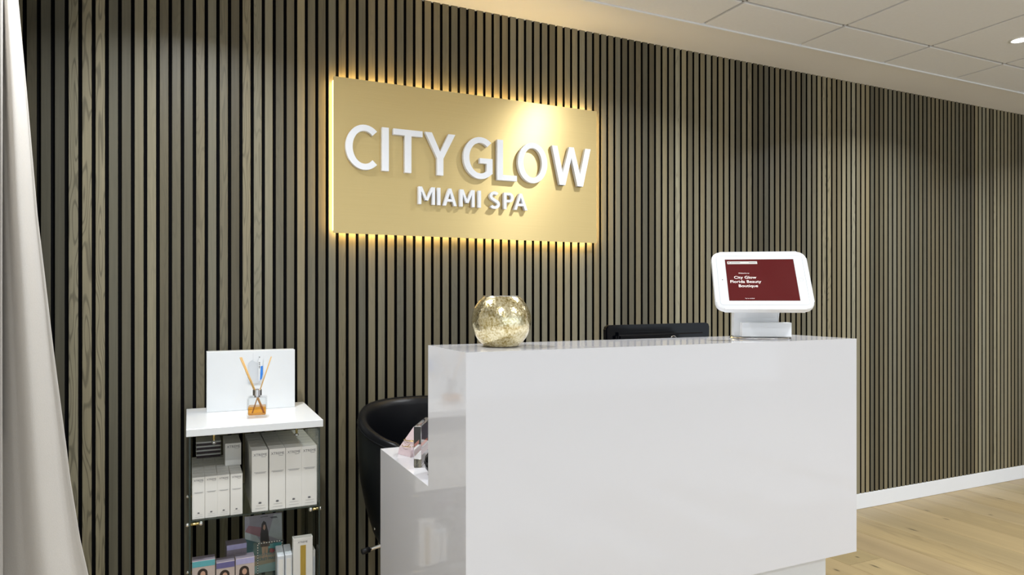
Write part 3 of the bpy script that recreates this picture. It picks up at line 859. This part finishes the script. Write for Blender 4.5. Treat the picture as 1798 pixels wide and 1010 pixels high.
for c, x in enumerate((0.0085, 0.0450, 0.0815)):
    for r in range(8):
        lab = 'slim white carton, %s in the front row of slim cartons' % order[c] if r == 0 else \
              'slim white carton, %s row, behind the one %s in front' % (ORD[r], order[c])
        carton(small_me, small_pr if r == 0 else None, x + random.uniform(-.0003, .0003), 2.362 + r * 0.0384, SHZ, lab, 'slim white cartons')
for r in range(8):
    carton(small_me, small_pr if r == 0 else None, 0.1187, 2.360 + r * 0.0384, SHZ,
           'slim white carton standing slightly apart, rightmost of the slim front row' if r == 0 else
           'slim white carton, %s row, behind the slim one standing apart' % ORD[r], 'slim white cartons')
border = ['leftmost', 'second from the left', 'third from the left', 'rightmost, against the side glass']
for c, x in enumerate((0.1825, 0.2360, 0.2870, 0.3375 - .0005)):
    for r in range(6):
        lab = 'tall white carton, %s of the tall front row' % border[c] if r == 0 else \
              'tall white carton, %s row, column %s of the tall cartons' % (ORD[r] if r < 5 else 'rearmost', ('leftmost', 'second from the left', 'third from the left', 'rightmost')[c])
        carton(big_me, big_pr if r == 0 else None, x, 2.362 + r * 0.0515 + (0.003 if r else 0), SHZ, lab, 'tall white cartons')
t = thing('squat_carton', 'squat white carton lying on top of the slim cartons under the top board', 'carton', (0.1085, 2.482, SHZ + sh + 0.0004))
bm = bmesh.new(); box(bm, 0, 0.0500, 0, 0.150, 0, 0.0740, 0.0007, segs=1); obj('carton_body', bm, 'carton', t)
bm = bmesh.new(); add_text(bm, 'XTREME', 0.0118, 0.026, 0.0590, -0.0004, 0, wide=.95); box(bm, .030, .044, -.0004, -.0002, .056, .0566)
obj('front_print', bm, 'ink', t, recalc=False)
for k in range(4):
    t = tag(link('flat_carton', None, None, (0.022, 2.640, SHZ + sh + 0.0004 + k * 0.0142)),
            'flat white carton, %s in the pile under the top board' % ('lowest', 'second lowest', 'second highest', 'highest')[k], 'carton', 'flat cartons piled at the back')
    bm = bmesh.new(); box(bm, 0, 0.080, 0, 0.100, 0.0085, 0.0138, 0.0006, segs=1); obj('lid', bm, 'carton', t)
    bm = bmesh.new(); box(bm, 0.002, 0.078, 0.003, 0.098, 0.0, 0.0086); obj('gap_shade', bm, 'robe', t)  # dark inset slab, painted as the shade between stacked cartons

# --- things on the lower glass shelf
LZ = SZ2
def photo_box(x, y, w, d, h, label, top, band, rot=0):
    t = thing('photo_carton', label, 'carton', (x, y, LZ), rot, 'picture cartons on the lower shelf')
    bm = bmesh.new(); box(bm, 0, w, 0, d, 0, h, 0.0006, segs=1)
    bm.normal_update()
    for f in bm.faces: f.material_index = 1 if f.normal.z > 0.9 else 0
    obj('carton_body', bm, ['sand', top], t)
    bm = bmesh.new(); box(bm, 0.0005, w - .0005, -0.0004, 0, h - 0.019, h - 0.001, 0, 0); obj('top_band', bm, band, t)
    bm = bmesh.new()
    cx, hz = w * .45, h - 0.040
    def P(pts, d, mi): prism(bm, pts, T3, -d, -d + .0002, mi)
    P(ell(cx, hz, .0145, .0150, 0, 350, 20), .0004, 0)                       # hair
    P([(cx - .014, hz), (cx + .014, hz), (cx + .018, hz - .040), (cx - .019, hz - .040)], .0005, 0)
    P(ell(cx + .001, hz - .003, .0072, .0098, 0, 350, 18), .0007, 1)          # face
    P([(cx - .016, hz - .030), (cx - .006, hz - .018), (cx + .008, hz - .018), (cx + .018, hz - .030), (cx + .018, hz - .070), (cx - .016, hz - .070)], .0006, 1)
    P([(cx - .016, hz - .045), (cx + .018, hz - .045), (cx + .020, hz - .085), (cx - .018, hz - .085)], .0008, 2)
    obj('picture_print', bm, ['hair', 'skin', 'pink'], t, recalc=False)
    return t
photo_box(0.0085, 2.368, 0.0660, 0.045, 0.136, 'picture carton with a turquoise top band at the left of the lower shelf', 'mauve', 'turq')
photo_box(0.0775, 2.366, 0.0545, 0.045, 0.122, 'dark purple picture carton beside the turquoise banded one on the lower shelf', 'mauve', 'purple')
photo_box(0.1345, 2.364, 0.0565, 0.045, 0.126, 'lilac picture carton, rightmost of the three on the lower shelf', 'mauve', 'lilac')
t = thing('photo_carton', 'mauve carton lying behind the purple picture cartons on the lower shelf', 'carton', (0.112, 2.450, LZ), 0.05, 'picture cartons on the lower shelf')
bm = bmesh.new(); box(bm, 0, 0.062, 0, 0.05, 0, 0.145, 0.0006, segs=1); obj('carton_body', bm, 'mauve', t)
bm = bmesh.new(); box(bm, 0.0005, 0.0615, -0.0004, 0, 0.128, 0.144); obj('top_band', bm, 'lilac', t)

bk = thing('booklet', 'leaning booklet showing a long haired woman in a dark robe on a beach', 'booklet', (0.176, 2.545, LZ + 0.0015))
bk.rotation_euler = (-0.14, 0.0, 0.02)
bwid, bhei = 0.124, 0.196
bm = bmesh.new(); box(bm, 0, bwid, 0, 0.004, 0, bhei, 0.0005, segs=1); obj('cover', bm, 'sky', bk)
bm = bmesh.new()
def BP(pts, d, mi): prism(bm, [(a * bwid, b * bhei) for a, b in pts], T3, -d, -d + .0002, mi)
BP([(.0, .0), (1, .0), (1, .16), (0, .12)], .0004, 0)                                # shore water
BP([(0, .12), (1, .16), (1, .34), (0, .30)], .0005, 1)                               # sand
BP([(0, .30), (1, .34), (1, .46), (0, .62)], .0004, 2)                               # dark sea
BP([(.62, .40), (1, .40), (1, .48), (.62, .47)], .0006, 3)
BP([(0, .62), (.45, .50), (.30, .66), (0, .76)], .0006, 4)                           # pale cloud
BP([(.62, .62), (1, .50), (1, .98), (.78, .98)], .0005, 4)
BP([(0, .74), (.40, .62), (.44, .78), (.10, .84)], .0007, 5)                         # pink cloud
BP([(.45, .22), (.50, .22), (.54, .48), (.44, .48)], .0008, 6); BP([(.54, .22), (.58, .22), (.62, .48), (.53, .48)], .0008, 6)
BP([(.40, .44), (.66, .44), (.62, .70), (.56, .76), (.46, .76), (.41, .68)], .0010, 7)   # robe
BP([(.45, .84), (.50, .89), (.56, .86), (.62, .70), (.60, .54), (.42, .52), (.42, .70)], .0011, 8)
BP([(.48, .76), (.50, .82), (.54, .82), (.55, .76), (.52, .72)], .0013, 6)
BP([(.48, .52), (.56, .49), (.57, .51), (.49, .54)], .0013, 6)
BP([(.64, .34), (.74, .30), (.80, .36), (.68, .40)], .0009, 9)
BP([(.04, .24), (.16, .24), (.17, .30), (.05, .32)], .0009, 1)
for z, a, b in ((.955, .42, .62), (.93, .68, .86), (.915, .70, .88)): BP([(a, z), (b, z), (b, z + .012), (a, z + .012)], .0009, 10)
obj('cover_print', bm, ['aqua', 'beach', 'sea', 'turq', 'cloud', 'pink', 'skin', 'robe', 'hair', 'red', 'ink'], bk, recalc=False)

cs = thing('acrylic_sign', 'small clear sign with a dotted border in front of the booklet', 'sign', (0.207, 2.452, LZ), 0.0)
bm = bmesh.new(); box(bm, -0.012, 0.086, 0, 0.003, 0.0, 0.140); obj('clear_sheet', bm, 'glass', cs)
bm = bmesh.new()
for i in range(14):
    zz = 0.018 + i * 0.0085
    for xx in (0.0, 0.0775):
        box(bm, xx, xx + .0026, -.0008, -.0001, zz, zz + .0042, 0, i % 2 * 0)
        box(bm, xx, xx + .0026, -.0008, -.0001, zz + .0042, zz + .0085, 0, 1)
for i in range(9):
    xx = 0.0026 + i * 0.0083
    box(bm, xx, xx + .0042, -.0008, -.0001, .1345, .1371, 0, 0); box(bm, xx + .0042, xx + .0083, -.0008, -.0001, .1345, .1371, 0, 1)
obj('dotted_border', bm, ['dot', 'dark'], cs)
bm = bmesh.new()
add_text(bm, 'DU MAKING', 0.0125, 0.036, 0.0930, -.0006, 0, wide=.95); add_text(bm, 'SECRET MAGIC', 0.0125, 0.032, 0.0775, -.0006, 0, wide=.95)
obj('sign_lettering', bm, 'teal', cs, recalc=False)

gb = thing('gold_print_carton', 'tall white carton with a gold stripe on the lower glass shelf', 'carton', (0.3110, 2.362, LZ), 0.0)
bm = bmesh.new()
box(bm, 0, 0.0620, 0.0003, 0.028, 0, 0.158, 0.0006, segs=1)
obj('carton_body', bm, 'carton', gb)
bm = bmesh.new()
box(bm, 0, 0.0620, 0, 0.0022, 0.158, 0.165); box(bm, 0.0598, 0.0620, 0.0022, 0.028, 0.158, 0.165); box(bm, 0, 0.0022, 0.0022, 0.028, 0.158, 0.165); box(bm, 0.0022, 0.0598, 0.0258, 0.028, 0.158, 0.165)
obj('lid_rim', bm, 'carton', gb)
bm = bmesh.new(); add_text(bm, 'XTREME', 0.0085, 0.030, 0.1480, -.0004, 0)
obj('front_print', bm, 'ink', gb, recalc=False)
bm = bmesh.new(); box(bm, 0.0225, 0.0400, -.0004, .0003, 0.006, 0.140); obj('gold_stripe', bm, 'gold_print', gb)
for k, (x, y) in enumerate(((0.262, 2.372), (0.287, 2.374))):
    t = thing('sachet_box', 'small clear wrapped white packet, %s of the pair left of the gold striped carton' % ('left' if k == 0 else 'right'),
              'packet', (x, y, LZ), 0.0, 'clear wrapped packets')
    bm = bmesh.new()
    prism(bm, [(0, 0), (0.060, 0), (0.060, 0.128), (0.0, 0.112)], lambda a, b, d: (d, a, b), 0.0, 0.0225)
    bmesh.ops.bevel(bm, geom=list(bm.edges), offset=0.002, segments=1, affect='EDGES')
    obj('packet_body', bm, 'translucent', t)
    bm = bmesh.new(); box(bm, 0.004, 0.0185, -.0004, 0.0, 0.02, 0.10); obj('packet_label', bm, 'carton', t)
t = thing('slim_box', 'slim white box half hidden right of the gold striped carton', 'carton', (0.3760, 2.380, LZ))
bm = bmesh.new(); box(bm, 0, 0.0085, 0, 0.05, 0, 0.112, 0.0006, segs=1); obj('carton_body', bm, 'carton', t)
bm = bmesh.new(); box(bm, 0.001, 0.0075, -.0004, 0, 0.02, 0.09); obj('front_print', bm, 'translucent', t)

# ================================================================== CURTAIN
EDGE = [(2.48, -.442), (2.0, -.3997), (1.7557, -.3808), (1.4441, -.3582), (1.296, -.3431), (1.0914, -.3229), (.8162, -.2922), (.7507, -.2856), (.5842, -.2624), (.4901, -.2442), (0.02, -.165)]
def edge_x(z):
    for (z1, x1), (z0, x0) in zip(EDGE, EDGE[1:]):
        if z >= z0: return x0 + (x1 - x0) * (z - z0) / (z1 - z0)
    return EDGE[-1][1]
bm = bmesh.new()
NZ = 60
grid = []
for k in range(NZ + 1):
    z = 0.012 + (2.47 - 0.012) * k / NZ
    e = edge_x(z); low = 1 - z / 2.48
    row = []
    A = 22                                     # fanned front portion
    valley = -0.452
    for i in range(A + 1):
        u = i / A
        x = e + (valley - e) * u
        y = 2.150 + 0.014 * (math.cos(u * 2.6 * PI) - 1) * (0.4 + low) + 0.022 * math.sin(u * PI * 1.15) * low + (0.095 * max(0, (u - 0.72) / 0.28) ** 1.6)
        y += 0.010 * math.sin(u * 9.5 + z * 0.7) * (0.5 + low)
        row.append((x, y, z))
    crest = -0.408 - 0.006 * math.sin(z * 1.3)
    B = 60                                     # the pleats to its left, nearer the room
    for i in range(1, B + 1):
        u = i / B
        t = u * 5.0 * 2 * PI
        x = valley + (crest - valley) * min(1, u / 0.05) if u <= 0.05 else crest - 0.78 * (u - 0.05)
        y = 2.140 - 0.10 * min(1, u / 0.05) if u <= 0.05 else 2.085 - 0.030 * math.cos((u - 0.05) * 5.2 * 2 * PI) + 0.008 * math.sin(7 * u + 2 * z)
        if u <= 0.05: y = 2.262 - (2.262 - 2.045) * (u / 0.05) ** 0.8
        row.append((x, y, z))
    grid.append([bm.verts.new(p) for p in row])
for p, q in zip(grid, grid[1:]):
    for i in range(len(p) - 1):
        bm.faces.new((p[i], p[i + 1], q[i + 1], q[i]))
cur = obj('curtain', bm, 'curtain', smooth=True)
md = cur.modifiers.new('cloth', 'SOLIDIFY'); md.thickness = 0.0025
tag(cur, 'pale grey beige floor length curtain at the left picture edge', 'curtain')

# fine print is too small to pick apart letter by letter
for o in COL.objects:
    if o.name.split('.')[0] in ('front_print', 'screen_lettering', 'sign_lettering', 'dotted_border', 'cover_print', 'picture_print', 'tag_print', 'screen_banner', 'wire'):
        o['kind'] = 'stuff'
